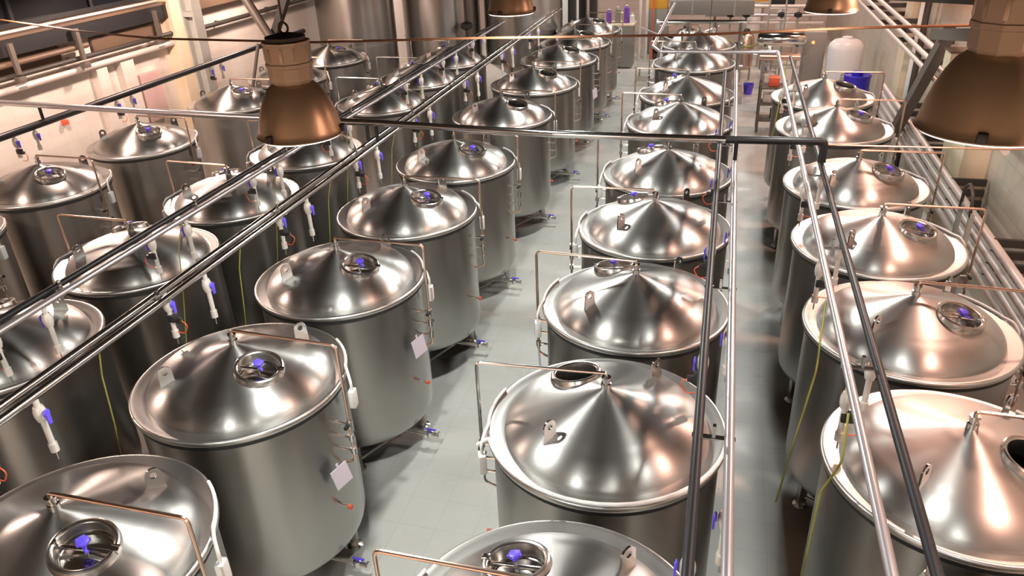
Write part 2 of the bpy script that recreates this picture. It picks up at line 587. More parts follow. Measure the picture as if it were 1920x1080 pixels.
# paper tags hanging on the tanks
for row, i, ang, z, lab in (('A', 1, -14, 1.42, 'pale card tag hanging on the second tank of third row from cream wall'),
                            ('A', 2, -15, 1.55, 'lilac card tag hanging on the third tank of third row from cream wall'),
                            ('B', 2, 190, 1.5, 'lilac card tag hanging on the third tank of fourth row from cream wall'),
                            ('A', 7, -15, 1.45, 'pale card tag hanging on the eighth tank of third row from cream wall')):
    x, y = TANKS[row, i].location.x, TANKS[row, i].location.y
    o = MB().box((0, 0, -.12), (.006, .17, .23)).box((0, 0, .01), (.004, .02, .06)).build('hanging_tag', M['card'])
    o.location = (x + .945 * cos(radians(ang)), y + .945 * sin(radians(ang)), z)
    o.rotation_euler = (radians(12), radians(2), radians(ang - 12 if ang < 90 else ang + 12))
    tag(o, lab, 'tag', 'card tags hanging on tanks')

# ---------------------------------------------------------- overhead piping
ZP = 2.78

def drop(run, x, y, z0, kind, flip=1, tip=True):
    """short valve dropper under a pipe run (world coordinates; the run's Empty sits at the origin of x)"""
    mb = MB()
    L = .46 if tip else .36
    mb.rod((x, y, z0), (x, y, z0 - L), .021, 10)
    mb.lathe([(.0, -.05), (.032, -.06), (.042, -.02), (.042, .02), (.032, .06), (0, .05)], 14, Matrix.Translation((x, y, z0 - .14)))
    mb.lathe([(.0, -.035), (.03, -.035), (.03, .035), (0, .035)], 14, Matrix.Translation((x, y, z0 - L + .03)))
    d = mb.build('valve_dropper', M['valve'], run)
    d.location = -Vector(run.location)
    h = MB().lathe([(0, -.008), (.024, -.008), (.03, 0), (.024, .008), (0, .008)], 14, Matrix.Translation((x + flip * .055, y, z0 - .13)) @ Matrix.Rotation(pi / 2, 4, 'Y')).box((x + flip * .06, y, z0 - .17), (.014, .03, .09), None, .004).build('handle', M['blue'], d)
    h['label'] = 'violet blue valve handle'
    if kind:
        a = MB().box((x + flip * .02, y, z0 - .27), (.075, .065, .07), None, .01).box((x + flip * .075, y, z0 - .29), (.05, .04, .04), None, .006).build('actuator', M['black'], d)
        a['label'] = 'black valve actuator'
        w = MB().tube([(x + flip * .09, y, z0 - .29), (x + flip * .15, y, z0 - .33), (x + flip * .10, y, z0 - .42), (x + flip * .03, y, z0 - .41)], .005, 6, .04).build('wire', M['red'], d)
        w['label'] = 'thin red wire'
    if tip:
        MB().lathe([(0, 0), (.006, 0), (.006, .08), (0, .08)], 8, Matrix.Translation((x, y, z0 - L - .08))).build('dropper_tip', M['polish'], d)


def run(xs, y0, y1, zs, label, valves, mats, name='hanging_pipe_run', r=.030, hang=(), group='pipe runs over the tank rows'):
    xm = sum(xs) / len(xs)
    t = thing(name, label, 'pipe run', (xm, y0, zs[0]), 0, group)
    for x, z, mm in zip(xs, zs, mats):
        MB().rod((x - xm, 0, z - zs[0]), (x - xm, y1 - y0, z - zs[0]), r, 16).build('pipe', M[mm], t)['label'] = {'darkpipe': 'charcoal dark pipe', 'palepipe': 'pale satin pipe', 'tube': 'polished steel pipe'}[mm]
    y = y0 + .9
    k = 0
    while y < y1 - .3:
        if len(xs) > 1:
            MB().box((0, y - y0, -.012), (abs(xs[1] - xs[0]) + .07, .04, .012)).box((0, y - y0, .035), (.02, .03, .09)).build('clip', M['polish'], t)
        y += 1.92
    for hy in hang:
        if y0 < hy < y1:
            MB().rod((0, hy - y0, .0), (0, hy - y0, ZC - zs[0]), .008, 6).build('hanger_rod', M['iron'], t)
    for v in valves:
        drop(t, *v)
    return t


def valve_list(x0, x1, ys, z, flip, tip=True):
    out = []
    for y in ys:
        out.append((x0, y + .10, z, True, flip, tip))
        out.append((x1, y + .48, z, False, flip, tip))
    return out

RD = run((-5.43, -5.28), -4.0, 18.8, (ZP, ZP), 'twin pipes running above the second tank row from cream wall',
         valve_list(-5.43, -5.28, [3.82, 5.72, 7.6, 9.6, 12.6, 14.6, 16.6], ZP, -1), ('darkpipe', 'palepipe'))
RA = run((-4.43, -4.30), -4.0, 21.0, (ZP, ZP), 'twin pipes running above the third tank row from cream wall',
         valve_list(-4.43, -4.30, [2.72, 4.63, 6.5, 8.4, 10.4, 12.9, 15.4, 17.8], ZP, 1), ('tube', 'tube'))
RB = run((.045, .225), .9, 13.6, (ZP, ZP), 'twin pipes running above the fourth tank row from cream wall',
         valve_list(.045, .225, [2.72, 4.62, 6.5, 8.4, 10.4], ZP, -1), ('darkpipe', 'palepipe'))
RC = run((.97, 1.17), -2.0, 14.9, (ZP, ZP), 'twin pipes running above the tank row by the grey wall',
         valve_list(.97, 1.17, [2.5, 4.35, 6.3, 8.2, 10.3, 12.7], ZP, 1), ('palepipe', 'darkpipe'))
RE = run((-9.98,), -2.0, 17.4, (ZP,), 'single dark pipe running along the cream wall above tanks',
         valve_list(-9.98, -9.98, [6.6, 8.55, 10.7, 13.4, 15.5], ZP, 1, False), ('darkpipe',), r=.055)

t = thing('hanging_header_pipe', 'long steel header pipe crossing over all the tank rows', 'pipe', (0, 8.85, 3.05))  # one steel pipe; its bright and black reflections are coloured in by length
MB().tube([(-11.2, .48, 0), (-9.3, .34, 0), (-6.5, .16, 0), (-4.9, .10, 0)], .044, 16, .05).build('pipe', M['palepipe'], t)['label'] = 'steel header length coloured pale as if brightly lit'
MB().tube([(-4.9, .10, 0), (-4.3, .09, 0), (-1.9, -.10, 0), (-.2, -.08, 0), (.1, -.07, 0)], .044, 16, .05).build('pipe', M['tube'], t)['label'] = 'polished length of the header'
MB().tube([(.1, -.07, 0), (1.17, 0, 0), (1.17, 0, -.236)], .044, 16, .05).build('pipe', M['darkpipe'], t)['label'] = 'steel header length coloured black like the dark ceiling it reflects'
for x, dy in ((-9.98, .4), (-5.43, .12), (-5.28, .12), (-4.43, .09), (-4.30, .09), (.225, -.06)):
    MB().rod((x, dy, -.03), (x, dy, -.236 if x > -9 else -.211), .024, 10).build('drop_leg', M['darkpipe'], t)

t = thing('hanging_header_pipe', 'short white header pipe joining the runs far down the hall', 'pipe', (0, 15.3, ZP))
MB().tube([(-1.38, 6.6, 0), (-1.38, .5, 0), (-1.2, 0, 0), (.97, .04, 0), (.97, -.4, 0)], .034, 14, .06).build('pipe', M['palepipe'], t)
MB().rod((-.3, 0, 0), (-.3, 0, ZC - ZP), .008, 6).build('hanger_rod', M['iron'], t)

t = thing('hanging_rod', 'thin brown rod reaching from the header pipe corner to the grey wall', 'rod', (1.2, 8.9, 3.0))
MB().rod((0, 0, 0), (2.65, .05, .02), .011, 8).build('bar', M['copper'], t)

# cable slung across the hall
P = [(-11.5, 10.0, 4.22), (-8.6, 9.0, 4.17), (-7.1, 8.6, 4.15), (-4.8, 8.6, 4.12), (-2.8, 8.9, 4.13), (-.35, 9.0, 4.16), (1.3, 9.0, 4.24), (2.88, 9.0, 4.28), (3.85, 9.0, 4.32)]
o = MB().tube(P, .014, 8, .6).build('slung_cord', M['orange'])
tag(o, 'orange brown cable slung across the whole hall above the tanks', 'cable')

# ------------------------------------------------------------------- lamps
def bell_mesh():
    p = [(.115, .305), (.125, .297), (.152, .275), (.186, .222), (.213, .160), (.233, .095), (.245, .04), (.252, .012), (.262, .0), (.258, -.006), (.246, .004), (.238, .04), (.226, .095), (.206, .160), (.18, .215), (.145, .268), (.11, .295)]
    return MB().lathe(p, 64, close=True).mesh('bell', M['bronze'], 50)


def housing_mesh():
    mb = MB()
    mb.lathe([(0, .29), (.112, .29), (.118, .305), (.128, .325), (.128, .395), (.136, .40), (.136, .42), (.132, .425), (.132, .52), (.138, .525), (.138, .54), (.10, .55), (0, .55)], 10)
    for k in range(10):
        mb.box((.128, 0, .475), (.014, .02, .075), Matrix.Rotation(2 * pi * k / 10, 4, 'Z'), .003)
    return mb.mesh('gear_housing', M['housing'], 20)


def top_mesh():
    mb = MB().lathe([(0, .545), (.115, .545), (.115, .565), (.05, .58), (0, .585)], 24)
    mb.torus(.03, .007, 0, 20, 8, Matrix.Translation((0, 0, .61)) @ Matrix.Rotation(pi / 2, 4, 'X'))
    return mb.mesh('top_cap', M['iron'])


def diff_mesh(m):
    return MB().lathe([(.248, .004), (.252, -.008), (.246, -.014), (.18, -.024), (.10, -.028), (0, -.03), (0, -.026), (.10, -.024), (.18, -.02), (.24, -.01)], 48).mesh('diffuser', m)


def clip_mesh(k):
    return MB().box((.258, 0, .022), (.028, .04, .045), Matrix.Rotation(2 * pi * k / 3 + .35, 4, 'Z'), .008).mesh('clip', M['black'])


def lamp(x, y, z, label, warm=False, watts=300, top=ZC, tint=None):
    t = thing('pendant_lamp', label, 'lamp', (x, y, z), random.uniform(-.1, .1), 'bell lamps hanging over the hall')
    place('bell', get('bell', bell_mesh), t)['label'] = 'satin bronze bell reflector'
    place('gear_housing', get('housing', housing_mesh), t)
    place('top_cap', get('topcap', top_mesh), t)
    place('diffuser', get(('diff', warm), lambda: diff_mesh(M['diffwarm' if warm else 'diff'])), t)['label'] = 'glowing white diffuser edge'
    for k in range(3):
        place('clip', get(('clip', k), lambda: clip_mesh(k)), t)
    MB().rod((0, 0, .635), (0, 0, top - z), .006, 6).build('suspension_cable', M['iron'], t)
    ld = bpy.data.lights.new('lamp_light', 'SPOT')
    ld.energy = watts
    ld.color = tint or ((1.0, .73, .61) if warm else (1.0, 1.0, .945))
    ld.spot_size = radians(172)
    ld.spot_blend = .25
    ld.shadow_soft_size = .14
    lo = bpy.data.objects.new('lamp_light', ld)
    COL.objects.link(lo)
    lo.parent = t
    lo.location = (0, 0, -.20)
    return t

ZL = 4.42
W = 420
CENTRE = [(-2.45, 4.05, 'bronze bell lamp hanging over the third tank row from cream wall'),
          (1.06, 3.48, 'large bronze bell lamp hanging close by the grey wall'),
          (-2.3, 8.5, 'bronze bell lamp cut by the top edge, before the tall storage tanks'),
          (1.0, 8.6, 'bronze bell lamp cut by the top edge, above the grey wall tanks')]
for x, y, lab in CENTRE:
    lamp(x, y, ZL + (.06 if y > 8 else 0) + (.32 if x > 0 and y < 5 else 0), lab, False, W * (1.1 if x < 0 else .5))
hid = 'bell lamp hanging higher in the hall, outside the photo'
for x in (-2.4, 1.0):
    for y in (-5.0, -.6, 13.0, 17.5, 22.0, 27.0):
        lamp(x, y, 4.45, hid, False, (W if y < 15 else W * .6) * (1.1 if x < 0 else .6))
for x in (-6.2,):
    for y in (26.5,):
        lamp(x, y, 4.6, hid, False, W * .8)
for y in (4.5, 9.5, 12.8, 16.4, 26):
    lamp(-10.3 if y > 16 else -9.9, y, 4.75, hid, True, W * 1.8)
for y in (4.0, 9.0, 14.5, 20.5, 27.5):
    lamp(3.1, y, 5.6, hid, True, W * 1.45, ZC, (1.0, .56, .43))
for x in (-8.8, -7.0, -5.2, -3.4, -1.6, .2):
    lamp(x, -7.4, 3.6, hid, True, W * .8, ZC, (1.0, .58, .36))

# -------------------------------------------------------------- wall fittings
# cream wall: high dark windows, ledge beam, trunking, pipes
for i, (y0, y1) in enumerate(((-8.5, 3.0), (3.4, 14.3), (15.4, 24.0))):
    o = struct('window_%d' % (i + 1), MB().box((XL + .03, (y0 + y1) / 2, 5.55), (.06, y1 - y0, 3.2)), M['glassdark'], 'dark high window band in the cream wall')
    y = y0 + .1
    mb = MB()
    while y < y1:
        mb.box((XL + .08, y, 5.55), (.06, .07, 3.2)); y += 1.8
    mb.box((XL + .08, (y0 + y1) / 2, 3.98), (.08, y1 - y0, .08))
    mb.build('window_frame', M['black'], o)
struct('trim_1', MB().box((XL + .11, 8.0, 3.83), (.22, 13.0, .05)), M['tan'], 'long tan ledge beam along the cream wall')
struct('trim_8', MB().box((XL + .10, 8.0, 3.67), (.20, 13.0, .27)), M['black'], 'dark beam under the ledge of the cream wall')
struct('trim_2', MB().box((XL + .11, 20.0, 3.70), (.22, 9.0, .30)), M['tan'], 'tan ledge beam on the cream wall beyond the pilaster')
struct('trim_3', MB().box((XL + .14, 14.85, ZC / 2), (.28, .85, ZC)), M['cream'], 'cream pilaster on the tiled wall')
struct('trim_4', MB().box((XL + .08, 12.25, 1.5), (.16, .28, 3.0)), M['wall_cream'], 'shallow tiled pilaster')
struct('trim_5', MB().box((XL + .08, 12.95, 1.5), (.16, .36, 3.0)), M['wall_cream'], 'wider shallow tiled pilaster')

def wall_pipe(x, z, y0, y1, r, m, label, name='wall_mounted_pipe', brk=2.2, off=.12, side=-1):
    t = thing(name, label, 'pipe', (x, y0, z), 0, 'pipes along the side walls')
    t['kind'] = 'thing'
    MB().rod((0, 0, 0), (0, y1 - y0, 0), r, 14).build('pipe', m, t)
    y = .8
    while y < y1 - y0:
        MB().box((side * off / 2, y, 0), (off, .05, .05 + r)).build('bracket', M['iron'], t)
        y += brk
    return t

t = wall_pipe(XL + .16, 3.02, 2.0, 14.4, .055, M['lagging'], 'pale lagged pipe low under the ledge of the cream wall')
t = wall_pipe(XL + .20, 3.22, 2.0, 14.4, .045, M['iron'], 'dark conduit pipe along the cream wall under the ledge')
t = wall_pipe(XL + .22, 3.42, 2.0, 12.0, .050, M['tan'], 'tan pipe along the cream wall just below the ledge beam')
t = wall_pipe(XL + .16, 3.15, 15.4, 24.0, .05, M['iron'], 'dark pipe on the cream wall beyond the pilaster')
for i, (y0, y1) in enumerate(((2.0, 11.5), (12.3, 14.3))):
    o = MB().box((XL + .035, (y0 + y1) / 2, 3.36), (.06, y1 - y0, .26)).build('wall_mounted_tray', M['tan'])
    tag(o, ('long brown cable tray under the ledge of the cream wall', 'short brown cable tray under the ledge next to the cream pilaster')[i], 'cable tray', None, 'thing')
for y, h in ((11.75, .55), (13.9, .5), (10.3, .5)):
    o = MB().box((XL + .30, y, 3.75 - h / 2), (.06, .08, h)).box((XL + .30, y, 3.66 - h), (.12, .14, .10), None, .01).build('wall_mounted_hanger', M['brace'])
    tag(o, {11.75: 'dark hanger bracket with black foot below the ledge beam', 13.9: 'dark hanger bracket beside the cream pilaster', 10.3: 'dark hanger bracket on the cream wall at the frame edge'}[y], 'bracket', 'hanger brackets on the cream wall', 'thing')
o = thing('mounted_switchgear', 'dusty pink electrical panel with purple sign on the cream wall', 'panel', (XL, 13.55, 2.1))
o['kind'] = 'thing'
MB().box((.06, 0, 0), (.12, .62, .98), None, .01).build('cabinet', M['pinkpanel'], o)
MB().box((.124, -.02, .22), (.008, .26, .07)).build('sign', M['purple'], o)['label'] = 'purple sign strip'
o = tag(MB().box((XL + .05, 11.15, 2.2), (.10, .09, .09), None, .015).build('wall_mounted_alarm', M['red']), 'small red alarm box on the cream wall', 'alarm', None, 'thing')

# steel column and braces beside the cream wall
t = thing('steel_column', 'grey green steel column standing beside the cream pilaster', 'column', (-10.9, 14.55, 0))
t['kind'] = 'thing'
MB().box((-.12, 0, ZC / 2), (.04, .30, ZC)).box((.12, 0, ZC / 2), (.04, .30, ZC)).box((0, 0, ZC / 2), (.22, .03, ZC)).build('post', M['greysteel'], t)
MB().box((0, 0, 3.6), (.26, .32, .10)).build('plate', M['greysteel'], t)
MB().box((0, 0, .01), (.42, .42, .02)).build('base_plate', M['greysteel'], t)

def beam(a, b, w, h, m, name, label, cat='brace', group=None, rnd=False):
    a, b = Vector(a), Vector(b)
    mb = MB()
    if rnd:
        mb.rod(a, b, w / 2, 14)
    else:
        d = (b - a)
        q = d.to_track_quat('Z', 'Y').to_matrix().to_4x4()
        mb.box((0, 0, d.length / 2), (w, h, d.length), Matrix.Translation(a) @ q)
    o = mb.build(name, m)
    return tag(o, label, cat, group, 'thing')

# (x, z) at y = 14.5
k = 14.92
beam((-9.37, k, 3.05), (-11.2, k, 6.45), .19, .19, M['brace'], 'hanging_brace', 'thick grey round brace sloping up to the cream wall', rnd=True)
beam((-9.36, k + .20, 3.12), (-7.0, k + .20, 7.3), .17, .14, M['iron'], 'hanging_brace', 'dark flat brace rising from the node towards the ceiling')
beam((-9.42, k - .42, 3.0), (-10.5, k - .42, .05), .07, .07, M['brace'], 'hanging_brace', 'thin brown strut dropping from the brace node to the floor', rnd=True)

# grey wall: lagged pipes, braces, column
for i, (z, dx, nm) in enumerate(((1.12, 0, 'lowest'), (1.28, .01, 'second lowest'), (1.45, .02, 'second highest'), (1.61, .03, 'highest'))):
    wall_pipe(3.36 + dx, z, 4.5, 18.0, .052, M['lagging'], 'pale lagged pipe on the grey wall, %s of the four low pipes' % nm, off=.5 - dx, side=1)
for i, (z, dx, nm) in enumerate(((2.66, 0, 'lowest'), (2.84, .02, 'middle'), (3.02, .06, 'highest'))):
    wall_pipe(3.36 + dx, z, 10.0, 24.0, .045, M['lagging'], 'pale lagged pipe on the grey wall, %s of the three high pipes' % nm, off=.5 - dx, side=1)
struct('trim_6', MB().box((XR - .18, 12.7, ZC / 2), (.36, 1.1, ZC)), M['cream'], 'beige pilaster on the grey wall')
struct('trim_7', MB().box((XR - .10, 18.5, ZC / 2), (.20, .7, ZC)), M['cream'], 'far beige pilaster on the grey wall')
beam((3.21, 13.0, 3.55), (3.21, 15.3, 1.35), .16, .20, M['brace'], 'hanging_brace', 'dark diagonal brace beside the grey wall behind the big lamp')
beam((3.1, 16.9, 3.65), (3.1, 9.4, 4.55), .20, .34, M['iron'], 'hanging_truss_beam', 'dark sloping roof beam by the grey wall above the big lamp', 'beam')
beam((3.05, 13.2, 3.48), (3.05, 10.6, 3.9), .12, .16, M['brace'], 'hanging_truss_beam', 'brown lower chord under the dark sloping roof beam', 'beam')
beam((3.1, 13.0, 4.32), (3.1, 13.0, ZC), .14, .14, M['iron'], 'hanging_post', 'dark post holding the sloping beam to the roof', 'post')
t = thing('wall_mounted_box', 'tan junction box on the beige pilaster behind the big lamp', 'box', (3.3, 12.4, 3.25))
t['kind'] = 'thing'
MB().box((0, 0, 0), (.4, .34, .26), None, .01).build('case', M['cream'], t)
MB().box((0, 0, .14), (.42, .36, .03)).build('top_cover', M['tan'], t)
t = thing('wall_mounted_downpipe', 'black downpipe clipped to the grey wall far along', 'pipe', (3.66, 16.7, 0))
t['kind'] = 'thing'
MB().rod((0, 0, 0), (0, 0, ZC), .06, 12).build('pipe', M['iron'], t)
MB().rod((.0, .3, 0), (.0, .3, ZC), .07, 12).build('pipe', M['white'], t)
# upright stand at the low wall pipes
t = thing('pipe_stand', 'slim steel stand carrying a coiled hose by the grey wall', 'stand', (3.05, 9.6, 0))
MB().box((0, 0, 1.0), (.05, .05, 2.0)).box((0, .45, 1.0), (.05, .05, 2.0)).box((0, .22, 1.98), (.05, .5, .05)).build('frame', M['greysteel'], t)
MB().tube([(-.02, .0, 2.0), (-.03, .02, 2.22), (-.03, .2, 2.32), (-.03, .38, 2.2), (-.02, .42, 1.9)], .02, 10, .12).build('hose', M['iron'], t)

# ------------------------------------------------------ yellow green cables
def cord(pts, label, r=.006):
    o = MB().tube(pts, r, 6, .25).build('earthing_cord', M['yellow'])
    return tag(o, label, 'cable', 'yellow green cables hanging from the pipe runs')

def drape(x0, y0, x1, y1, z1, label, mid=.15):
    cord([(x0, y0, ZP - .03), ((x0 * .7 + x1 * .3), (y0 * .7 + y1 * .3), 2.45), ((x0 + x1) / 2, (y0 + y1) / 2, 2.1 - mid), (x1, y1, z1)], label)

for i, y in enumerate((4.62, 6.53, 8.45, 10.42)):
    drape(-4.36, y - .75, -4.72, y - .62, 1.0, 'yellow green cable hanging behind the %s tank of third row from cream wall' % ORD[i + 1])
for i, y in enumerate((6.56, 8.5, 10.6, 13.7)):
    drape(-5.36, y - .3, -5.46, y - .75, .9, 'yellow green cable hanging beside the %s tank of second row from cream wall' % ORD[i + 1])
cord([(.93, 5.6, ZP - .03), (.90, 5.3, 2.3), (.84, 5.35, 1.6), (.80, 5.55, .7)], 'long yellow cable hanging between the first two tanks by the grey wall', .008)
cord([(.93, 4.15, ZP - .03), (.93, 4.05, 2.45), (.86, 4.15, 2.1), (.86, 4.2, 1.2), (.86, 4.2, .5)], 'long yellow cable hanging over the first tank rim by the grey wall', .008)
cord([(1.06, 14.7, 2.74), (1.08, 14.0, 2.5), (1.0, 13.9, 2.2), (.95, 13.9, 1.5)], 'yellow cable hanging under the far header pipe corner', .012)

# ------------------------------------------------------------ far end of hall
def big_tank(x, y, r, label):
    t = thing('storage_tank', label, 'tank', (x, y, 0), 0, 'tall storage tanks')
    MB().lathe([(0, .5), (r * .5, .75), (r, 1.15), (r, 6.2), (r * .8, 6.5), (0, 6.7)], 72).build('body', M['body'], t)
    for z in (1.98, 3.9):
        MB().lathe([(r - .01, z - .03), (r + .012, z - .03), (r + .012, z + .03), (r - .01, z + .03)], 72, close=True).build('seam_band', M['leg'], t)
    for k in range(3):
        a = 2 * pi * k / 3 + .3
        MB().rod((r * .8 * cos(a), r * .8 * sin(a), 0), (r * .8 * cos(a), r * .8 * sin(a), 1.3), .07, 12).build('leg', M['leg'], t)
    return t

big_tank(-10.1, 20.6, 1.08, 'tall storage tank rising behind the row along the cream wall')
big_tank(-8.05, 22.0, 1.12, 'tall storage tank in the middle of the three tall ones')
big_tank(-5.75, 22.6, 1.14, 'tall storage tank behind the upper bell lamp')
t = thing('hanging_valve_pipe', 'black upright pipe with a valve wheel between tall storage tanks', 'pipe', (-6.95, 20.9, 1.2))
MB().rod((0, 0, 0), (0, 0, ZC - 1.2), .045, 10).build('pipe', M['iron'], t)
MB().lathe([(0, -.14), (.16, -.06), (.16, .06), (0, .14)], 14, Matrix.Translation((0, 0, 1.15))).build('valve', M['black'], t)
for i, (x, y) in enumerate(((-3.95, 24.2), (-4.35, 24.6), (-4.42, 23.2))):
    o = MB().box((0, 0, ZC / 2), (.22, .22, ZC), None, .01).build('dark_post', M['iron'])
    o.location = (x, y, 0)
    tag(o, ('dark steel post beside the last tank of the third row', 'dark steel post, middle of three behind the third row', 'dark steel post next to the tall storage tank')[i], 'post', 'dark posts behind the third tank row', 'thing')

# against the far end
t = thing('white_locker', 'tall white locker far behind the third tank row', 'locker', (-5.35, 27.6, 0))
MB().box((0, 0, 1.25), (.62, .6, 2.5), None, .015).build('case', M['white'], t)
MB().box((0, -.31, 1.25), (.54, .02, 2.36), None, .005).build('door', M['white'], t)
MB().box((.2, -.33, 1.3), (.03, .03, .2), None, .005).build('handle', M['iron'], t)
t = thing('work_counter', 'grey steel counter at the far end of the wide aisle', 'counter', (-3.8, 27.2, 0))
MB().box((0, 0, .72), (1.5, .8, 1.36), None, .01).build('body', M['cabinet'], t)
MB().box((0, 0, 1.43), (1.6, .9, .05), None, .01).build('top', M['cream'], t)
for i, (dx, m, h, lab) in enumerate(((-.55, 'iron', .22, 'small dark pot on the far counter'), (-.1, 'purple', .42, 'purple canister on the far counter, beside the pot'), (.2, 'cabinet', .5, 'grey canister on the far counter'), (.5, 'purple', .55, 'tall purple canister at the end of the far counter'), (.68, 'white', .3, 'white jug at the end of the far counter'))):
    t = thing('canister', lab, 'canister', (-3.8 + dx, 27.15, 1.455), 0, 'canisters on the far counter')
    MB().lathe([(0, 0), (.085, 0), (.09, .02), (.09, h - .06), (.04, h - .02), (.04, h), (0, h)], 18).build('body', M[m], t)
    MB().lathe([(0, h), (.045, h), (.045, h + .03), (0, h + .03)], 14).build('cap', M['white'], t)
for i, (x, m, lab) in enumerate(((-2.95, 'lagging', 'pale upright pipe beside the far counter'), (-2.72, 'lagging', 'pale upright pipe between counter and the dark pump'), (-2.5, 'red', 'thin red upright pipe beside the dark pump'))):
    o = MB().rod((0, 0, 0), (0, 0, 4.2), .055 if m != 'red' else .03, 10).build('upright_pipe', M[m])
    o.location = (x, 28.2, 0)
    tag(o, lab, 'pipe', 'upright pipes at the far end')
t = thing('pump_unit', 'dark pump unit on the floor at the far end', 'pump', (-2.15, 28.7, 0))
MB().box((0, 0, .1), (.9, .7, .2), None, .02).build('base', M['iron'], t)
MB().lathe([(0, -.4), (.24, -.4), (.26, -.3), (.26, .3), (.18, .4), (0, .4)], 24, Matrix.Translation((0, 0, .5)) @ Matrix.Rotation(pi / 2, 4, 'Y')).build('motor', M['black'], t)
MB().box((-.1, .1, .95), (.5, .4, .5), None, .02).build('control_box', M['cabinet'], t)
t = thing('amber_crate', 'amber crate stacked high at the far end', 'crate', (-2.45, 29.6, 0))
MB().box((0, 0, .8), (.7, .6, 1.6), None, .02).build('crate_base', M['cabinet'], t)
MB().box((0, 0, 1.9), (.66, .56, .6), None, .02).build('bin', M['amber'], t)

# pipe-and-valve skid behind the fourth row
t = thing('valve_skid', 'cluttered steel valve skid behind the fourth tank row', 'skid', (-.7, 23.2, 0))
MB().box((0, 0, .09), (2.6, 1.6, .18)).build('base', M['leg'], t)
for dx in (-1.1, -.35, .4, 1.1):
    MB().rod((dx, 0, .18), (dx, 0, 2.1), .07, 12).build('riser', M['polish'], t)
    MB().lathe([(0, -.1), (.13, -.05), (.13, .05), (0, .1)], 14, Matrix.Translation((dx, -.1, 1.5))).build('valve', M['polish'], t)
for z in (.9, 1.5, 2.1):
    MB().rod((-1.25, 0, z), (1.25, 0, z), .06, 12).build('crossing_pipe', M['polish'], t)
MB().lathe([(0, 0), (.32, .05), (.34, .2), (.34, .8), (.2, .95), (0, 1.0)], 24, Matrix.Translation((-.8, -.5, .2))).build('pressure_vessel', M['polish'], t)
MB().box((.75, -.55, .95), (.5, .35, .5), None, .02).build('control_box', M['cabinet'], t)
t = thing('hanging_duct', 'grey square duct crossing high behind the valve skid', 'duct', (-.5, 26.5, 2.05))
MB().box((0, 0, 0), (2.6, .5, .42), None, .01).build('casing', M['cabinet'], t)
MB().box((-.6, 0, 0), (.05, .54, .46)).box((.7, 0, 0), (.05, .54, .46)).build('flange', M['greysteel'], t)
MB().rod((0, 0, .2), (0, 0, ZC - 2.05), .02, 8).build('hanger_rod', M['iron'], t)

t = thing('heat_exchanger', 'horizontal steel cylinder on legs behind the grey wall tanks', 'vessel', (1.42, 21.6, 0))
MB().lathe([(0, -.62), (.12, -.60), (.17, -.52), (.17, .52), (.12, .60), (0, .62)], 28, Matrix.Translation((0, 0, 1.92)) @ Matrix.Rotation(pi / 2, 4, 'Y')).build('shell', M['polish'], t)
for dx in (-.4, .4):
    MB().box((dx, 0, .88), (.06, .28, 1.76)).build('leg', M['leg'], t)
MB().lathe([(0, -.5), (.1, -.5), (.1, .5), (0, .5)], 16, Matrix.Translation((0, -.1, 1.5)) @ Matrix.Rotation(pi / 2, 4, 'Y')).build('lower_shell', M['copper'], t)
t = thing('control_cabinet', 'grey control cabinet with an orange lamp beside milky tank', 'cabinet', (2.30, 22.3, 0))
MB().box((0, 0, 1.02), (.55, .4, 2.0), None, .015).build('case', M['cabinet'], t)
MB().box((0, -.205, 1.05), (.48, .02, 1.8), None, .004).build('door', M['cabinet'], t)
MB().lathe([(0, 0), (.04, 0), (.04, .03), (0, .035)], 14, Matrix.Translation((-.05, -.215, 1.76)) @ Matrix.Rotation(pi / 2, 4, 'X')).build('indicator', M['indicator'], t)['label'] = 'glowing orange indicator lamp'
t = thing('plastic_tank', 'milky white domed plastic tank by the grey wall', 'tank', (2.98, 21.4, 0))
MB().lathe([(0, .0), (.42, 0), (.43, .05), (.43, 1.75), (.40, 1.86), (.30, 1.95), (.12, 1.99), (.12, 2.03), (0, 2.03)], 40).build('body', M['plastic'], t)
MB().box((0, 0, 1.0), (.9, .9, .05)).build('strap', M['greysteel'], t)
t = thing('blue_drum', 'blue plastic drum standing behind the last tank by grey wall', 'drum', (2.92, 18.6, 0))
MB().box((0, 0, .42), (.66, .66, .84), None, .02).build('plinth', M['cabinet'], t)
p = [(0, .845), (.27, .845), (.285, .87), (.285, 1.08), (.30, 1.10), (.285, 1.12), (.285, 1.36), (.30, 1.38), (.285, 1.40), (.285, 1.62), (.30, 1.66), (.29, 1.70), (.26, 1.70), (.25, 1.68), (0, 1.68)]
MB().lathe(p, 40).build('body', M['drumblue'], t)
MB().lathe([(0, 1.68), (.12, 1.68), (.13, 1.76), (0, 1.77)], 20).build('cap', M['drumblue'], t)
t = thing('blue_bucket', 'small blue bucket on the floor beyond the fourth row', 'bucket', (.78, 23.6, 0))
MB().lathe([(0, 0), (.11, 0), (.15, .28), (.16, .30), (.15, .30), (.145, .28), (.105, .02), (0, .02)], 24).build('body', M['blue'], t)
MB().tube([(-.15, 0, .28), (-.1, 0, .4), (.1, 0, .4), (.15, 0, .28)], .006, 6, .08).build('handle', M['leg'], t)
t = thing('wall_ladder', 'steel ladder leaning behind the control cabinet', 'ladder', (1.35, 23.4, 0))
t['kind'] = 'thing'
for dx in (-.22, .22):
    MB().rod((dx, 0, 0), (dx, .3, 3.0), .025, 8).build('stile', M['leg'], t)
for k in range(9):
    MB().rod((-.22, .03 + .03 * k, .3 + .3 * k), (.22, .03 + .03 * k, .3 + .3 * k), .016, 8).build('rung', M['leg'], t)
t = thing('low_platform', 'low steel platform at the far end of the wide aisle', 'platform', (-2.2, 25.2, 0))
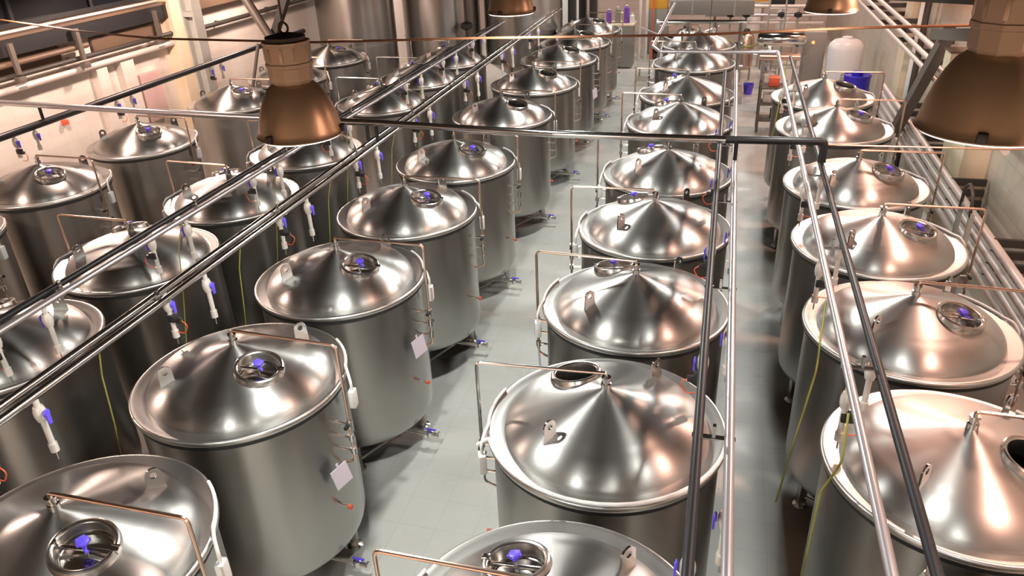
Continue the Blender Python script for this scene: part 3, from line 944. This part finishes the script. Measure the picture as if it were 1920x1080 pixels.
MB().box((0, 0, .5), (1.0, 1.2, .06), None, .01).build('deck', M['greysteel'], t)
for dx in (-.45, .45):
    for dy in (-.55, .55):
        MB().box((dx, dy, .235), (.05, .05, .47)).build('leg', M['leg'], t)

# more plant crowded behind the last tanks
def small_vessel(x, y, r, h, m, label, base=0.0):
    t = thing('small_vessel', label, 'vessel', (x, y, 0), 0, 'small vessels at the far end')
    MB().lathe([(0, base + .3), (r * .6, base + .34), (r, base + .46), (r, h - .18), (r * .85, h - .07), (r * .4, h), (0, h + .01)], 28).build('shell', M[m], t)
    MB().lathe([(0, h), (r * .35, h), (r * .38, h + .06), (r * .3, h + .11), (0, h + .12)], 20).build('cap', M['black'], t)
    for k in range(3):
        a = 2 * pi * k / 3
        MB().rod((r * .75 * cos(a), r * .75 * sin(a), 0), (r * .75 * cos(a), r * .75 * sin(a), base + .55), .03, 8).build('leg', M['leg'], t)
    MB().rod((r * .9, 0, base + .8), (r + .12, 0, base + .8), .03, 10).build('outlet', M['polish'], t)
    return t

small_vessel(.62, 25.4, .26, 1.45, 'copper', 'copper coloured vessel with a black cap under the slung cable')
small_vessel(1.35, 25.0, .30, 1.3, 'polish', 'polished vessel between the copper vessel and the control cabinet')
small_vessel(-.2, 25.2, .30, 1.35, 'body', 'satin steel vessel behind the valve skid')
small_vessel(-1.2, 25.9, .34, 1.5, 'body', 'satin steel vessel beside the low platform')
small_vessel(.9, 29.5, .40, 1.9, 'lagging', 'pale lagged vessel near the end wall')
small_vessel(2.0, 29.0, .36, 1.8, 'lagging', 'pale lagged vessel by the grey wall near the end')

t = thing('pipe_rack', 'pale pipes on a steel rack crossing before the end wall', 'pipe rack', (1.1, 27.4, 0))
for dx in (-1.5, 0, 1.5):
    MB().box((dx, 0, 1.0), (.08, .08, 2.0)).build('post', M['greysteel'], t)
for z, m in ((1.45, 'lagging'), (1.68, 'palepipe'), (1.95, 'lagging')):
    MB().rod((-1.8, -.08, z), (1.9, -.08, z), .055, 12).build('pipe', M[m], t)
for dx in (-1.0, -.5, .6, 1.1):
    MB().lathe([(0, -.1), (.12, -.05), (.12, .05), (0, .1)], 14, Matrix.Translation((dx, -.18, 1.7))).build('valve', M['black'], t)
    MB().rod((dx, -.16, .9), (dx, -.16, 1.95), .035, 8).build('riser', M['greysteel'], t)
t = thing('shelf_rack', 'low open steel shelf rack in front of the heat exchanger', 'rack', (1.25, 19.9, 0))
for dx in (-.3, .3):
    for dy in (-.25, .25):
        MB().box((dx, dy, .6), (.05, .05, 1.2)).build('post', M['brace'], t)
for z in (.3, .7, 1.1):
    MB().box((0, 0, z), (.64, .56, .04)).build('shelf', M['brace'], t)
for i, (dx, z, m) in enumerate(((-.12, .72, 'lagging'), (.14, .32, 'iron'), (.0, 1.12, 'red'))):
    t = thing('shelf_box', ('pale box on the middle shelf of the low rack', 'dark box on the bottom shelf of the low rack', 'small red box on the top shelf of the low rack')[i], 'box', (1.25 + dx * .8, 19.9, z + .006), 0, 'boxes on the low rack')
    MB().box((0, 0, .09), (.24, .3, .18), None, .01).build('case', M[m], t)
    MB().box((0, 0, .19), (.25, .31, .02), None, .005).build('lid', M[m], t)
t = thing('mounted_screen', 'black screen mounted high at the end of the hall', 'screen', (1.75, 28.2, 2.0))
MB().box((0, 0, 0), (.75, .06, .45), None, .01).build('panel', M['black'], t)
MB().box((0, .3, 0), (.1, .6, .1)).build('arm', M['iron'], t)
t = thing('orange_crate', 'orange crate on the pipe rack beside the black screen', 'crate', (1.0, 27.75, 2.06))
MB().box((0, 0, .14), (.5, .4, .28), None, .015).build('bin', M['amber'], t)
MB().box((0, 0, -.02), (.6, .7, .04)).build('tray', M['greysteel'], t)
for i, (x0, x1, y, z, lab) in enumerate(((-2.6, -.2, 24.6, 1.75, 'pale hose looping behind the valve skid'), (-.3, 1.6, 24.4, 1.6, 'yellow hose looping from the skid towards the copper vessel'))):
    o = MB().tube([(x0, y, z), ((x0 + x1) / 2, y + .2, z - .5), (x1, y + .1, z)], .025, 8, .6).build('hanging_hose', M['yellow' if i else 'palepipe'])
    tag(o, lab, 'hose')

# ------------------------------------------------------------------- camera
cam = bpy.data.cameras.new('camera')
cam.sensor_fit = 'HORIZONTAL'
cam.sensor_width = 36
cam.lens = 1424.99 / 1920 * 36
cam.clip_start = .05
co = bpy.data.objects.new('camera', cam)
COL.objects.link(co)
ri = Vector((0.966194555792013, 0.25493214178233486, -0.03844064833150574))
up = Vector((-0.08616640576152056, 0.45983926472292846, 0.8838117453039519))
fw = Vector((-0.24298854062695216, 0.850621804155847, -0.46626078048516584))
mx = Matrix((ri, up, -fw)).transposed().to_4x4()
mx.translation = (0, 0, 5.692)
co.matrix_world = mx
SC.camera = co

# ------------------------------------------------------------ world, colour
w = bpy.data.worlds.new('world')
SC.world = w
w.use_nodes = True
w.node_tree.nodes['Background'].inputs[0].default_value = (.012, .011, .010, 1)
w.node_tree.nodes['Background'].inputs[1].default_value = 1.0
vs = SC.view_settings
vs.view_transform = 'Standard'
vs.look = 'None'
vs.gamma = 1
vs.use_curve_mapping = False
vs.exposure = -0.82
SC.cycles.use_denoising = True
SC.cycles.max_bounces = 7
SC.cycles.diffuse_bounces = 3
SC.cycles.glossy_bounces = 5
SC.cycles.sample_clamp_indirect = 6
SC.cycles.caustics_reflective = False
SC.cycles.caustics_refractive = False
